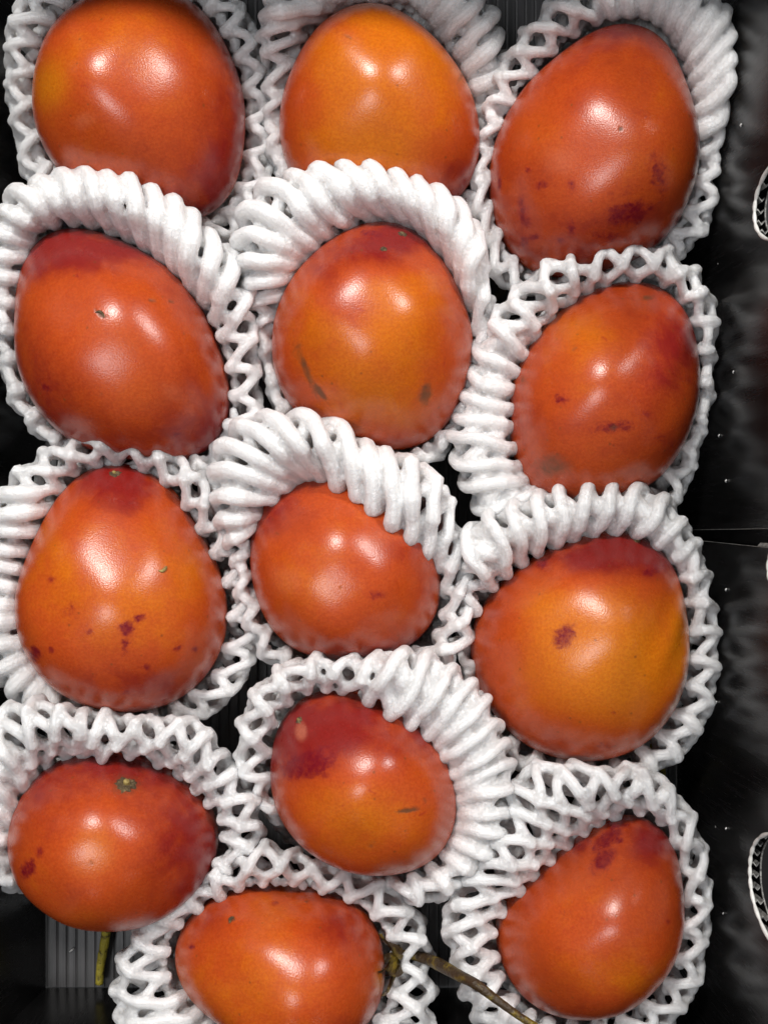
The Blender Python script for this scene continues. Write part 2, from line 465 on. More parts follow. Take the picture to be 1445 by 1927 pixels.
# skin features and a few painted highlights (pale): kind, x, y, rx, ry, rotation deg, strength
FEAT = {
 'A': dict(red=.42, f=[('yellow',90,160,45,60,0,.9),('red',380,380,140,90,40,.55),('red',430,230,60,150,0,.3),('pale',160,225,40,25,20,.5),('yellow',260,70,140,70,0,.25),('yellow',170,320,120,50,-25,.2)]),
 'B': dict(red=.05, f=[('yellow',690,120,160,120,0,.35),('yellow',700,280,150,70,0,.35),('red',870,330,60,110,-20,.7),('pale',655,75,60,30,-35,.4),('red',560,170,50,120,15,.35),('brown',870,140,4,26,-32,.4),('brown',655,70,14,4,-35,.35),('red',600,20,120,30,-30,.35)]),
 'C': dict(red=.50, f=[('yellow',1010,250,90,70,-45,.3),('red',1195,50,120,60,10,.35),('spot',1185,400,36,18,8,.8),('spot',1240,330,16,38,10,.5),('spot',1208,215,18,12,0,.35),('spot',985,400,10,26,10,.6),('spot',1015,348,14,8,10,.5),('spot',993,318,5,5,0,.7),('spot',1075,350,8,12,10,.5),('spot',1005,447,10,8,0,.65),('spot',985,455,8,14,0,.6),('spot',1075,430,7,18,10,.6),('spot',1055,452,7,6,0,.6),('spot',1145,445,28,10,-10,.45),('spot',940,345,5,10,0,.6),('red',1120,430,170,60,0,.15),('brown',1168,240,4,4,0,.9),('brown',1170,95,4,4,0,.4),('spot',1180,360,60,30,20,.2),('spot',1185,45,14,6,0,.4),('pale',1060,300,50,50,0,.5)]),
 'D': dict(red=.58, f=[('red',110,450,120,60,-10,.55),('red',200,470,160,30,15,.4),('spot',60,475,18,12,0,.5),('yellow',230,640,110,60,20,.25),('brown',190,590,13,3,-35,.9),('brown',287,565,6,4,0,.6),('brown',323,566,8,4,0,.5),('spot',148,520,7,3,-10,.6),('brown',190,745,10,3,60,.3),('spot',90,731,11,9,0,.5),('spot',335,815,9,9,0,.5),('spot',415,765,5,7,0,.4),('red',390,820,90,60,-20,.5),('red',60,690,50,80,0,.3),('pale',330,740,60,30,-30,.4),('yellow',260,740,90,60,0,.3)]),
 'E': dict(red=.12, f=[('red',720,462,120,48,12,1.25),('red',640,560,30,90,35,.6),('spot',700,440,22,8,-10,.6),('brown',578,700,8,55,22,.50),('brown',603,738,5,24,35,.7),('brown',560,660,14,20,0,.3),('brown',800,742,12,24,-10,.55),('yellow',730,630,110,100,0,.25),('red',540,740,40,60,-20,.35),('red',840,790,60,60,0,.3),('red',730,835,90,20,0,.6)]),
 'F': dict(red=.38, f=[('red',1250,680,80,130,-25,.8),('yellow',1090,620,90,50,-25,.5),('spot',1055,752,14,10,0,.5),('brown',1040,878,38,24,8,.42),('spot',1155,803,42,10,5,.5),('brown',1155,805,8,5,0,.6),('spot',1215,780,14,12,0,.3),('brown',1218,560,14,5,10,.45),('brown',1080,655,7,4,10,.3),('spot',1250,830,40,20,-20,.25),('red',1060,790,90,40,0,.3),('brown',985,715,10,12,0,.3),('pale',1225,680,18,26,20,.4),('brown',1158,840,4,3,0,.4)]),
 'G': dict(red=.26, f=[('red',218,925,70,55,0,.9),('red',240,900,60,60,0,.4),('spot',97,1092,7,7,0,.6),('spot',262,1164,12,6,25,.75),('spot',238,1184,11,12,0,.85),('spot',236,1214,7,16,-15,.55),('spot',168,1190,6,5,0,.55),('spot',67,1230,9,12,30,.8),('spot',95,1224,6,5,0,.5),('spot',333,1222,8,4,30,.6),('spot',367,1221,6,5,0,.6),('spot',275,1255,12,6,0,.4),('spot',237,1303,6,4,0,.6),('spot',132,1145,20,30,20,.25),('yellow',100,1020,30,120,25,.35),('yellow',360,1090,60,90,0,.35),('red',270,1290,150,50,0,.5),('brown',305,1070,10,3,40,.35),('pale',303,1070,12,6,40,.7)]),
 'H': dict(red=.40, f=[('red',760,1020,80,50,30,.4),('spot',707,1120,14,9,0,.45),('spot',510,960,12,30,0,.3),('red',520,960,70,60,0,.4),('brown',522,1004,4,4,0,.5),('brown',640,1106,4,5,0,.4),('pale',540,1090,50,50,0,.5),('pale',700,1020,90,30,30,.45),('yellow',600,1100,70,90,30,.2),('red',650,1225,150,40,0,.4)]),
 'I': dict(red=.16, f=[('red',1140,1048,140,42,8,1.1),('red',1140,1030,80,24,8,.35),('red',1240,1060,50,40,30,.6),('spot',1020,1062,11,9,20,.65),('spot',1226,1074,13,9,15,.65),('spot',1062,1198,14,20,-35,.7),('spot',1055,1185,22,5,20,.4),('yellow',1150,1250,170,150,0,.75),('yellow',1020,1130,60,60,0,.3),('yellow',1280,1200,20,90,0,.5),('red',930,1200,70,160,0,.35),('red',1080,1400,180,50,0,.45),('spot',1140,1405,22,10,0,.3),('spot',1153,1342,5,5,0,.4),('spot',1125,1370,4,4,0,.4)]),
 'J': dict(red=.45, f=[('red',240,1440,170,40,0,.6),('red',345,1590,70,110,0,.55),('red',100,1560,50,80,20,.3),('yellow',175,1600,60,70,-15,.6),('yellow',150,1725,90,30,0,.3),('spot',75,1604,7,9,0,.6),('spot',53,1635,10,16,-30,.8),('brown',172,1624,6,5,0,.5),('brown',237,1478,34,22,0,.4),('red',140,1690,60,60,0,.25),('pale',360,1640,50,40,0,.3)]),
 'K': dict(red=.28, f=[('red',610,1390,110,66,20,1.35),('spot',578,1438,38,20,15,1.0),('pale',566,1376,14,22,0,.9),('spot',555,1445,14,8,0,.5),('spot',615,1460,14,7,0,.4),('red',780,1400,80,40,40,.5),('brown',768,1525,22,4,10,.85),('brown',800,1507,5,4,0,.6),('yellow',720,1540,120,60,0,.3),('brown',700,1590,14,7,30,.25),('yellow',590,1500,60,60,0,.25),('red',540,1360,30,50,0,.4)]),
 'L': dict(red=.12, f=[('red',650,1730,90,110,-30,.75),('red',380,1730,70,60,0,.35),('yellow',530,1720,100,50,0,.25),('spot',360,1782,6,5,0,.6),('brown',437,1729,5,4,0,.95),('brown',433,1734,3,5,0,.9),('brown',577,1697,4,4,0,.4),('spot',517,1700,8,5,0,.4),('yellow',715,1840,14,30,0,.8),('red',620,1930,120,40,0,.5),('pale',475,1770,50,60,-10,.35)]),
 'M': dict(red=.32, f=[('spot',1140,1580,30,12,40,.8),('spot',1160,1545,24,18,0,.6),('spot',1135,1620,14,26,-40,.65),('spot',1095,1590,20,14,20,.5),('spot',1165,1582,9,7,0,.6),('red',1220,1580,50,60,0,.7),('spot',1233,1548,14,20,0,.4),('spot',1210,1578,5,4,0,.6),('spot',1065,1718,14,13,0,.3),('spot',1255,1735,5,7,0,.5),('red',1110,1900,120,40,0,.3),('yellow',1090,1660,60,50,30,.2),('red',1240,1750,30,120,0,.2),('pale',1190,1660,40,50,0,.3),('pale',1050,1730,50,50,0,.3)]),
}

LAB = {
 'A': 'orange-red tamarillo in the top left corner, yellow patch at its left edge',
 'B': 'plain bright orange tamarillo at the middle of the top row',
 'C': 'scarlet egg-shaped tamarillo at top right, narrow end up, purple bruises low down',
 'D': 'red tamarillo pointing upper left, small torn skin flap, left of the second row',
 'E': 'orange tamarillo with crimson top and long grey-brown scuff at its lower left',
 'F': 'glossy tamarillo right of the second row, brown smudge at its bottom left',
 'G': 'tamarillo with a tiny dry knob at its top and purple flecks, left of third row',
 'H': 'tamarillo in the middle of the third row, its top hooded by foam net',
 'I': 'yellow-orange tamarillo beside the crate wall with crimson cap and one purple bruise in the middle',
 'J': 'squat tamarillo at the lower left with a large star-shaped brown scar',
 'K': 'tamarillo with dark crimson shoulder at upper left and a short brown scratch',
 'L': 'tamarillo lying sideways at the bottom edge, brown calyx and dry stalk on its right',
 'M': 'orange tamarillo at bottom right, purple blotch where the foam net crosses its top',
}

from mathutils import noise as mnoise
fruit_obj = {}
for key, f in FR.items():
    V = ICO_V
    rho = np.hypot(V[:, 0], V[:, 1])
    th = np.arctan2(V[:, 1], V[:, 0])
    s = outline_r(f, th, rho)
    px = f['c'][0] + rho * s * np.cos(th)
    py = f['c'][1] - rho * s * np.sin(th)
    zz = f['zc'] + HH * V[:, 2] * (1 - f['k'] * rho * np.cos(th - f['tt'])) 
    # soft flats and shoulders
    sd = ord(key) * 3.7
    lump = np.sin(V[:, 0] * 3.1 + sd) * np.sin(V[:, 1] * 2.7 + sd * 1.3) * np.cos(V[:, 2] * 2.0 + sd)
    lump += 0.45 * np.sin(V[:, 0] * 6.3 + sd * 2) * np.sin(V[:, 1] * 5.9 + sd)
    zz = zz + (TILT[key][0] * rho * s * np.cos(th) + TILT[key][1] * rho * s * np.sin(th)) * PX * (1 - .7 * rho * rho)
    zz = zz + lump * 0.0011 * np.sqrt(np.clip(1 - rho ** 4, 0, 1))
    k = PX * (D - (f['zc'] - ZR)) / D
    X = (px - CX) * k; Y = -(py - CY) * k
    base = np.array([(f['c'][0] - CX) * k, -(f['c'][1] - CY) * k, f['zc'] - HH])
    co = np.stack([X, Y, zz], 1) - base
    me = bpy.data.meshes.new('tamarillo')
    me.vertices.add(len(co)); me.vertices.foreach_set('co', co.ravel())
    nf = len(ICO_F)
    me.loops.add(nf * 3); me.polygons.add(nf)
    me.polygons.foreach_set('loop_start', np.arange(0, nf * 3, 3))
    me.loops.foreach_set('vertex_index', ICO_F.ravel())
    me.update(calc_edges=True); me.validate()
    me.polygons.foreach_set('use_smooth', np.ones(nf, bool))
    fe = FEAT[key]
    ch = dict(red=np.full(len(co), fe['red'], np.float32), yellow=np.zeros(len(co), np.float32), spot=np.zeros(len(co), np.float32),
              brown=np.zeros(len(co), np.float32), pale=np.zeros(len(co), np.float32))
    top = np.clip(V[:, 2] * 4 + 0.6, 0, 1)
    kk = PX * (D - (zz - ZR)) / D
    fx_, fy_ = CX + X / kk, CY - Y / kk
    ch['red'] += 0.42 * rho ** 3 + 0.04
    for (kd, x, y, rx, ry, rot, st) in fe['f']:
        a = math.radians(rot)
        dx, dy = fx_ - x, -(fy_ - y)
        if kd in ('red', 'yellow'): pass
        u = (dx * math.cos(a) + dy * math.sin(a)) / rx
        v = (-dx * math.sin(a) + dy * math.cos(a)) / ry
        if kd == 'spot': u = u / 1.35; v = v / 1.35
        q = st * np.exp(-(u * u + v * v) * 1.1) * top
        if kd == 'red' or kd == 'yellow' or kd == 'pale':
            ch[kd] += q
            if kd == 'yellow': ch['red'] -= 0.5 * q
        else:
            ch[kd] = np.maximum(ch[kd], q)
    if key == 'C': pass
    for nme, arr in ch.items():
        at = me.attributes.new(nme, 'FLOAT', 'POINT')
        at.data.foreach_set('value', arr.astype(np.float32))
    me.materials.append(M_FRUIT)
    o = bpy.data.objects.new('tamarillo', me)
    C.objects.link(o)
    o.location = base
    tag(o, LAB[key], 'fruit', 'tamarillos in the black crate')
    fruit_obj[key] = o

# ------------------------------------------------------------------ foam nets
# ring points: outer x, outer y, inner x, inner y, pitch px   (clockwise or not does not matter)
RG = {
 'A': [(250,-75,250,-15,58),(400,-35,368,0,58),(470,40,420,58,60),(490,120,450,130,62),(502,200,466,205,64),(506,270,467,270,64),(500,340,458,328,62),(474,405,430,392,58),(425,458,385,418,58),(300,432,300,415,60),(180,395,190,385,60),(55,335,96,318,64),(36,262,70,258,66),(22,190,57,188,66),(18,110,62,122,62),(22,30,92,48,50),(90,-45,145,-5,50)],
 'B': [(700,-75,700,-8,40),(830,-60,775,0,36),(925,15,824,52,36),(942,75,864,110,38),(962,165,892,168,46),(950,235,906,230,58),(930,300,905,285,62),(908,360,892,345,62),(860,420,855,390,62),(760,440,760,405,60),(640,430,640,405,60),(550,372,560,352,60),(520,310,540,300,64),(503,230,527,225,66),(500,150,545,128,64),(484,60,583,55,52),(515,-20,640,3,44),(600,-70,670,-8,42)],
 'C': [(1150,-40,1150,24,44),(1255,-40,1225,28,34),(1350,0,1268,80,32),(1398,80,1298,150,32),(1398,165,1313,215,36),(1384,250,1318,275,54),(1364,325,1314,330,64),(1335,400,1293,390,64),(1298,460,1255,440,60),(1220,510,1200,492,60),(1100,555,1100,520,60),(985,548,1000,512,60),(930,522,948,463,58),(904,450,922,390,58),(893,370,916,330,60),(905,270,934,255,60),(930,172,960,195,60),(955,100,1010,132,62),(1005,30,1068,80,62),(1065,-15,1113,48,56)],
 'D': [(28,352,78,428,44),(80,335,104,420,42),(125,320,140,418,42),(180,320,185,424,42),(240,335,228,443,42),(300,360,272,472,42),(355,396,318,510,42),(402,445,352,545,42),(458,495,382,575,44),(482,565,405,622,50),(486,650,422,680,60),(486,720,436,735,64),(482,790,433,790,62),(440,848,408,838,58),(390,888,372,866,58),(280,895,280,872,58),(170,875,178,852,58),(92,826,112,820,60),(38,772,65,772,62),(10,700,36,715,62),(-4,620,23,640,56),(-12,540,23,560,48),(-10,455,38,490,44),(0,395,58,450,44)],
 'E': [(540,330,596,478,42),(590,314,640,445,42),(640,306,690,423,42),(700,308,742,418,42),(770,331,788,438,42),(825,356,825,472,42),(873,393,853,512,42),(900,445,872,557,44),(916,510,887,602,52),(924,570,893,650,60),(916,640,893,690,62),(902,700,883,735,62),(877,765,860,788,62),(838,838,816,832,60),(780,870,768,856,60),(690,872,690,844,60),(598,842,606,816,58),(530,787,550,778,58),(510,720,523,725,60),(492,655,509,660,60),(478,590,518,590,50),(452,520,545,533,44),(446,432,562,508,42),(474,366,578,492,42)],
 'F': [(1140,452,1140,545,58),(1200,452,1197,532,58),(1255,465,1250,540,56),(1308,515,1283,572,56),(1340,570,1305,605,60),(1342,620,1318,650,64),(1334,680,1323,700,66),(1330,750,1320,755,66),(1316,820,1300,815,66),(1302,880,1270,872,64),(1262,958,1225,922,60),(1170,990,1150,955,60),(1050,995,1060,965,56),(965,988,1012,942,46),(905,962,984,908,40),(868,900,966,862,40),(855,835,962,808,40),(868,770,962,755,40),(890,710,974,702,42),(906,640,995,657,44),(925,585,1030,625,50),(965,540,1068,588,54),(1030,485,1108,562,58)],
 'G': [(216,813,221,870,58),(280,828,272,884,58),(340,855,315,915,58),(388,895,350,957,60),(416,955,378,1007,62),(442,1020,404,1048,64),(466,1090,427,1100,66),(482,1150,433,1165,66),(482,1220,422,1228,64),(455,1290,392,1283,60),(400,1342,350,1312,60),(300,1368,300,1338,58),(180,1368,200,1342,52),(80,1342,105,1302,42),(8,1290,62,1266,38),(-20,1200,36,1210,38),(-30,1110,26,1130,38),(-25,1020,42,1060,38),(-15,950,85,980,42),(20,890,115,925,50),(75,845,150,892,56),(140,818,185,877,58)],
 'H': [(607,778,607,905,42),(665,815,648,928,42),(725,846,702,962,44),(790,865,745,1000,46),(838,910,785,1030,48),(860,970,810,1060,50),(878,1030,826,1100,52),(894,1090,832,1142,54),(894,1170,820,1184,56),(870,1240,782,1220,58),(790,1272,720,1240,58),(640,1275,640,1246,58),(540,1255,560,1236,58),(488,1218,512,1200,58),(456,1140,483,1130,58),(442,1060,470,1060,54),(415,1000,480,995,46),(400,930,494,970,42),(403,870,520,943,42),(430,812,545,922,42),(480,783,567,907,42),(545,774,587,902,42)],
 'I': [(1106,916,1111,1003,44),(1165,916,1172,998,44),(1215,926,1215,1014,44),(1258,945,1252,1046,46),(1295,990,1274,1085,52),(1328,1045,1287,1130,58),(1340,1110,1295,1170,62),(1350,1175,1298,1215,62),(1350,1240,1297,1260,62),(1345,1300,1288,1305,60),(1325,1360,1262,1358,56),(1280,1425,1218,1402,54),(1215,1460,1152,1434,56),(1110,1466,1085,1440,58),(1010,1452,1014,1420,58),(948,1418,958,1388,58),(912,1350,922,1340,60),(883,1285,896,1288,60),(868,1200,883,1200,60),(868,1120,902,1135,56),(868,1050,935,1092,46),(888,995,965,1064,44),(935,965,1000,1040,44),(1000,940,1045,1022,44),(1050,926,1080,1010,44)],
 'J': [(200,1333,195,1432,52),(265,1342,255,1430,54),(325,1340,305,1450,54),(385,1355,345,1474,52),(427,1410,375,1502,50),(458,1460,398,1527,52),(500,1520,416,1560,54),(487,1590,416,1600,58),(425,1640,394,1650,60),(355,1690,338,1695,58,1),(280,1715,275,1715,58,1),(205,1725,205,1720,58,1),(120,1710,130,1705,58,1),(60,1672,70,1665,58,1),(12,1664,24,1650,50),(-30,1600,9,1590,44),(-45,1520,18,1540,42),(-45,1430,45,1488,44),(-20,1360,72,1457,48),(25,1318,105,1440,50),(80,1314,140,1427,50),(135,1325,168,1427,50)],
 'K': [(662,1237,648,1302,50),(725,1231,705,1324,46),(775,1231,757,1350,42),(822,1245,797,1377,38),(872,1275,824,1407,36),(912,1320,842,1447,36),(942,1380,854,1487,36),(958,1440,864,1520,36),(956,1505,866,1555,38),(943,1575,854,1592,42),(916,1628,824,1626,48),(850,1683,778,1650,54),(782,1702,732,1656,58),(700,1640,690,1630,58,1),(610,1610,620,1600,58,1),(545,1575,553,1570,58,1),(503,1525,518,1510,58),(458,1470,505,1450,58),(443,1400,511,1395,58),(448,1340,533,1345,58),(480,1285,563,1310,58),(538,1241,600,1297,56),(600,1236,622,1296,54)],
 'L': [(500,1578,497,1670,58),(560,1602,560,1670,60),(640,1640,625,1680,60),(710,1650,668,1706,60),(775,1695,708,1738,62),(815,1760,732,1788,62),(823,1840,730,1850,60),(828,1920,706,1915,58),(790,1955,660,1956,56),(640,1962,600,1966,54),(480,1962,480,1958,50),(330,1958,405,1932,44),(232,1935,352,1890,46),(206,1870,322,1835,54),(212,1810,322,1785,58),(245,1755,350,1735,60),(320,1700,390,1698,60),(390,1645,430,1680,60),(445,1600,460,1672,60)],
 'M': [(1156,1435,1155,1544,52),(1205,1441,1200,1532,50),(1260,1468,1244,1554,54),(1300,1520,1262,1590,60),(1325,1580,1275,1630,62),(1333,1650,1283,1685,64),(1330,1730,1285,1740,64),(1320,1800,1276,1800,62),(1300,1870,1248,1852,60),(1250,1938,1190,1905,58),(1130,1955,1120,1930,56),(1000,1955,1025,1922,50),(900,1930,978,1888,52),(860,1860,947,1832,52),(833,1780,933,1775,52),(826,1715,945,1727,52),(860,1650,985,1677,52),(915,1590,1020,1642,52),(940,1520,1050,1614,52),(962,1452,1085,1587,52),(1030,1432,1115,1567,52),(1095,1433,1135,1552,52)],
}
NETLAB = {
 'A': 'stretched white foam net round the fruit in the top left corner',
 'B': 'white foam net round the plain orange fruit of the top row',
 'C': 'pleated white foam net standing up beside the scarlet egg-shaped fruit at top right',
 'D': 'white foam net rolled into a thick twisted rope above the fruit with torn skin flap',
 'E': 'wide white foam net collar fanned out above the fruit with long grey-brown scuff',
 'F': 'white foam net twisted into a ridge left of the glossy fruit with brown smudge',
 'G': 'white foam net of open chain-like links over the fruit with tiny dry knob',
 'H': 'white foam net hood folded over the middle fruit of the third row',
 'I': 'white foam net with rope collar above the yellow-orange fruit with crimson cap',
 'J': 'white foam net with open diamonds over the squat fruit with star-shaped scar',
 'K': 'white foam net with dense pleated band right of the fruit with crimson shoulder',
 'L': 'loose white foam net round the sideways fruit with calyx at the bottom edge',
 'M': 'white foam net of diagonal lattice crossing the bottom right fruit with purple blotch',
}
NZ = dict(A=.048, B=.050, C=.054, D=.056, E=.056, F=.055, G=.054, H=.058, I=.056, J=.058, K=.062, L=.050, M=.056)
RIDGE = dict(C=.25, B=.35, E=.42)
LCELL = 62.0

def fold_noise(x, y, s):
    return mnoise.noise(Vector((x * 0.018 + s, y * 0.018 - s, s * 3.1)))

net_obj = {}
TOT = [0]
VOX = 0.00052
def build_net(key):
    f = FR[key]
    rg = [tuple(p) + ((0,) if len(p) == 5 else ()) for p in RG[key]]
    ring = catmull(np.array(rg, float), 24, closed=True)      # ox oy ix iy pitch low
    n = len(ring)
    # the strands have thickness: bring both outlines in by their radius
    dv_ = ring[:, 0:2] - ring[:, 2:4]
    wl_ = np.linalg.norm(dv_, axis=1)[:, None]
    dv_ = dv_ / wl_
    ins = np.clip(0.24 * ring[:, 4:5], 9, 14)
    ring[:, 0:2] -= dv_ * ins * np.clip((wl_ - 45) / 50, 0, 1)
    ring[:, 2:4] += dv_ * ins * np.clip(.35 + (wl_ - 45) / 60, .35, 1.1)
    mid = (ring[:, 0:2] * 0.5 + ring[:, 2:4] * 0.5)
    seg = np.linalg.norm(np.roll(mid, -1, 0) - mid, axis=1)
    dens = seg / ring[:, 4]
    cum = np.r_[0, np.cumsum(dens)]
    Ncell = int(round(cum[-1]))
    cum *= Ncell / cum[-1]
    idxs = np.arange(n + 1)
    sd = ord(key) * 1.37
    lr = random.Random(ord(key) * 17)
    # one profile curve per ring sample
    prof = []
    NP = 90
    c = np.array(f['c'], float)
    for i in range(n):
        ox, oy, ix, iy, pt, low = ring[i]
        m = mid[i]
        d = m - c; d /= np.linalg.norm(d) + 1e-9
        th = math.atan2(-d[1], d[0])
        Rf = float(outline_r(f, np.array(th)))
        Fs = c + d * Rf
        wd = math.hypot(ox - ix, oy - iy)
        north = max(0.0, -d[1])
        ang = math.atan2(d[1], d[0])
        zr = NZ[key] - 0.010 + 0.008 * north + 0.0022 * fold_noise(m[0], m[1], sd)
        tight = min(1.0, max(0.0, (90 - wd) / 55))
        zr -= 0.007 * tight
        zi, rho = surf_z(f, ix, iy)
        rr = 11.0 * PX
        zi = zi + rr * (1.5 if rho < 1 else 0.3) + (0.003 if rho >= 1 else 0)
        if rho < 1: zr = max(zr, zi + 0.0035)
        zi = min(zi, zr - 0.002)
        if tight > 0: zi = zi * (1 - tight) + tight * max(zi, zr - 0.006)
        low = min(1, max(0, low))
        if low > 0.02:
            zr = zr * (1 - low) + 0.012 * low
            zi = min(zi, zr) * (1 - low) + 0.009 * low
        rfrac = RIDGE.get(key, 0.45)
        O = np.array([ox, oy]); I = np.array([ix, iy])
        w1 = 1.0
        Lo = Fs + d * (14 + 8 * math.sin(ang * 5 + sd))
        if np.dot(Lo - c, d) > np.dot(O - c, d): Lo = O - d * 3
        pts = []
        def ad(xy, z): pts.append(P(xy[0], xy[1], z))
        ad(c + d * Rf * 0.92, 0.005)
        ad(Fs * 0.98 + c * 0.02, 0.012 * (1 - low) + 0.007 * low)
        ad(Lo, 0.026 * (1 - low) + 0.009 * low)
        ad(O - d * min(6, wd * .1), zr - (0.0085 if low < .5 else 0.002))
        ad(O * (1 - rfrac * .35) + I * rfrac * .35, zr - 0.0016)
        ad(O * (1 - rfrac) + I * rfrac, zr)
        ad(O * .22 + I * .78, zi * .42 + zr * .58)
        ad(I, zi)
        ez = zi - 0.0035
        back = I + d * 13 if rho < 1 else I + d * 5
        zb, rb = surf_z(f, *back)
        ad(back, max(min(zb + rr * .9, zi - .0022), 0.006) if rho < 1 else ez)
        out = Fs + d * 10
        ad(out, (f['zc'] + 0.002) * (1 - low) + 0.008 * low)
        cv = catmull(np.array(pts), 12)
        s = np.r_[0, np.cumsum(np.linalg.norm(np.diff(cv, axis=0), axis=1))]
        # arc length measured from the fold (point index 7)
        s0 = s[7 * 12]
        tt = np.linspace(0, 1, NP)
        sv = tt * s[-1]
        cc = np.stack([np.interp(sv, s, cv[:, q]) for q in range(3)], 1)
        prof.append((cc, sv - s0))
    pc = np.array([p[0] for p in prof]); ps = np.array([p[1] for p in prof])
    # smooth along the ring so folds are soft
    for _ in range(6):
        pc = 0.5 * pc + 0.25 * (np.roll(pc, 1, 0) + np.roll(pc, -1, 0))
        ps = 0.5 * ps + 0.25 * (np.roll(ps, 1, 0) + np.roll(ps, -1, 0))
    # inward/outward normals
    du = np.roll(pc, -1, 0) - np.roll(pc, 1, 0)
    dv = np.gradient(pc, axis=1)
    nn = np.cross(du, dv); nn /= np.linalg.norm(nn, axis=2)[:, :, None] + 1e-12
    # orientation: ridge normal must look up
    q = int(NP * 0.6)
    if nn[:, q, 2].mean() < 0: nn = -nn

    def sample(a, arc):
        """a in cells round the ring, arc in metres from the fold"""
        a = a % Ncell
        i = np.interp(a, cum, idxs) % n
        i0 = int(i) % n; i1 = (i0 + 1) % n; t = i - int(i)
        out = []; nr = []
        for ii in (i0, i1):
            j = np.interp(arc, ps[ii], np.arange(NP))
            j0 = min(int(j), NP - 2); u = j - j0
            out.append(pc[ii, j0] * (1 - u) + pc[ii, j0 + 1] * u)
            nr.append(nn[ii, j0] * (1 - u) + nn[ii, j0 + 1] * u)
        p = out[0] * (1 - t) + out[1] * t
        nv = nr[0] * (1 - t) + nr[1] * t
        nv /= np.linalg.norm(nv) + 1e-9
        return p, nv, ring[i0, 4], ring[i0, 5]
    # half cell height for local pitch
    arcmin = ps.min(); arcmax = ps[:, -1].min()
    meanp = float(np.mean(ring[:, 4]))
    hc = lambda p: math.sqrt(max(LCELL ** 2 - (p / 2) ** 2, 100)) * PX
    nodej = {}
    def jit(ai, bi):
        k = (round(ai * 2) % (2 * Ncell), bi)
        if k not in nodej:
            nodej[k] = (lr.gauss(0, .035), lr.gauss(0, .035), lr.gauss(0, .7), 0.85 + lr.random() * .4)
        return nodej[k]
    VS = []; FS = []; AL = []; TGS = []
    base = 0
    STEP = 6
    bmin = int(math.floor(arcmin / hc(50))); bmax = 3
    wallm = 0.0012
    SD = 8
    for fam in (1, -1):
        for a0 in range(Ncell):
            path = []; rads = []
            for bi in range(bmin * STEP, bmax * STEP + 1):
                b = bi / STEP
                b0 = math.floor(b); fr = b - b0
                a = a0 + fam * b / 2
                j0 = jit(a0 + fam * b0 / 2, b0); j1 = jit(a0 + fam * (b0 + 1) / 2, b0 + 1)
                sm = fr * fr * (3 - 2 * fr)
                ja = j0[0] * (1 - sm) + j1[0] * sm
                jb = j0[1] * (1 - sm) + j1[1] * sm
                _, _, p, _ = sample(a, 0)
                arc = (b + jb) * hc(p)
                if arc < arcmin or arc > arcmax + 0.001:
                    continue
                # strands bow away from straight between the nodes
                bow = math.sin(fr * math.pi) * 0.04 * fam * (1 if b0 % 2 else -1)
                pt, nv, p, low = sample(a + ja + bow, arc)
                node = max(0.0, math.cos(fr * 2 * math.pi)) ** 2
                kb = min(1, max(0, (50 - p) / 7))        # bunched: one fat lobe per cell lies over the other family
                rb = min(11.2 + max(0, 60 - p) * 0.10, 0.36 * p)
                rb = rb * (1 - kb) + (0.445 if fam > 0 else 0.34) * p * kb
                rpx = rb * (1 + 0.24 * (1 - .7 * kb) * node * (j0[3] if fr < .5 else j1[3])) * (0.97 + 0.04 * math.sin(a0 * 2.3 + b * 4.1))
                off = fam * rpx * (0.40 * (0.45 + 0.55 * node)) * (1 - kb) + kb * p * (0.10 if fam > 0 else -0.36)
                jz = (j0[2] * (1 - sm) + j1[2] * sm) * 1.8
                pt = pt + nv * (off + jz) * PX
                fx = mnoise.noise(Vector((pt[0] * 260, pt[1] * 260, pt[2] * 260 + sd)))
                fy = mnoise.noise(Vector((pt[0] * 260 + 31, pt[1] * 260, pt[2] * 260 + sd)))
                pt = pt + np.array([fx, fy, 0.4 * (fx - fy)]) * 3.5 * PX
                path.append(pt); rads.append(rpx * PX)
            if len(path) < 5: continue
            path = np.array(path); rads = np.array(rads)
            # keep clear of the crate
            z = path[:, 2]
            path[:, 2] = np.maximum(z, rads)
            path[:, 0] = np.minimum(path[:, 0], FX1 + LEAN * path[:, 2] - rads - .0002)
            path[:, 0] = np.maximum(path[:, 0], FX0 - 0.20 * path[:, 2] + rads)
            path[:, 1] = np.maximum(path[:, 1], FY0 - LEAN * path[:, 2] + rads)
            path[:, 1] = np.minimum(path[:, 1], FY1 + LEAN * path[:, 2] - rads)
            rads[0] *= .6; rads[-1] *= .6
            V, F = tube(path, rads, SD, flat=0.86)
            L = np.r_[0, np.cumsum(np.linalg.norm(np.diff(path, axis=0), axis=1))]
            al = np.zeros((len(path), SD, 3))
            al[:, :, 0] = (L * 420)[:, None] + a0 * 7.3
            an = np.arange(SD) / SD * 2 * math.pi
            al[:, :, 1] = np.cos(an)[None] * 3.2 + fam * 11
            al[:, :, 2] = np.sin(an)[None] * 3.2
            tg = np.gradient(path, axis=0); tg /= np.linalg.norm(tg, axis=1)[:, None] + 1e-12
            TGS.append(np.repeat(tg, SD, axis=0))
            VS.append(V); AL.append(al.reshape(-1, 3))
            FS.extend([[q + base for q in fc] for fc in F])
            base += len(V)
    V = np.concatenate(VS); AL = np.concatenate(AL); TG = np.concatenate(TGS)
    o = mesh_obj('foam_net', V, FS, M_FOAM)
    # weld the crossing strands into one extruded net
    rm = o.modifiers.new('fuse', 'REMESH'); rm.mode = 'VOXEL'; rm.voxel_size = VOX; rm.use_smooth_shade = True
    sm_ = o.modifiers.new('soft', 'SMOOTH'); sm_.factor = 0.5; sm_.iterations = 1
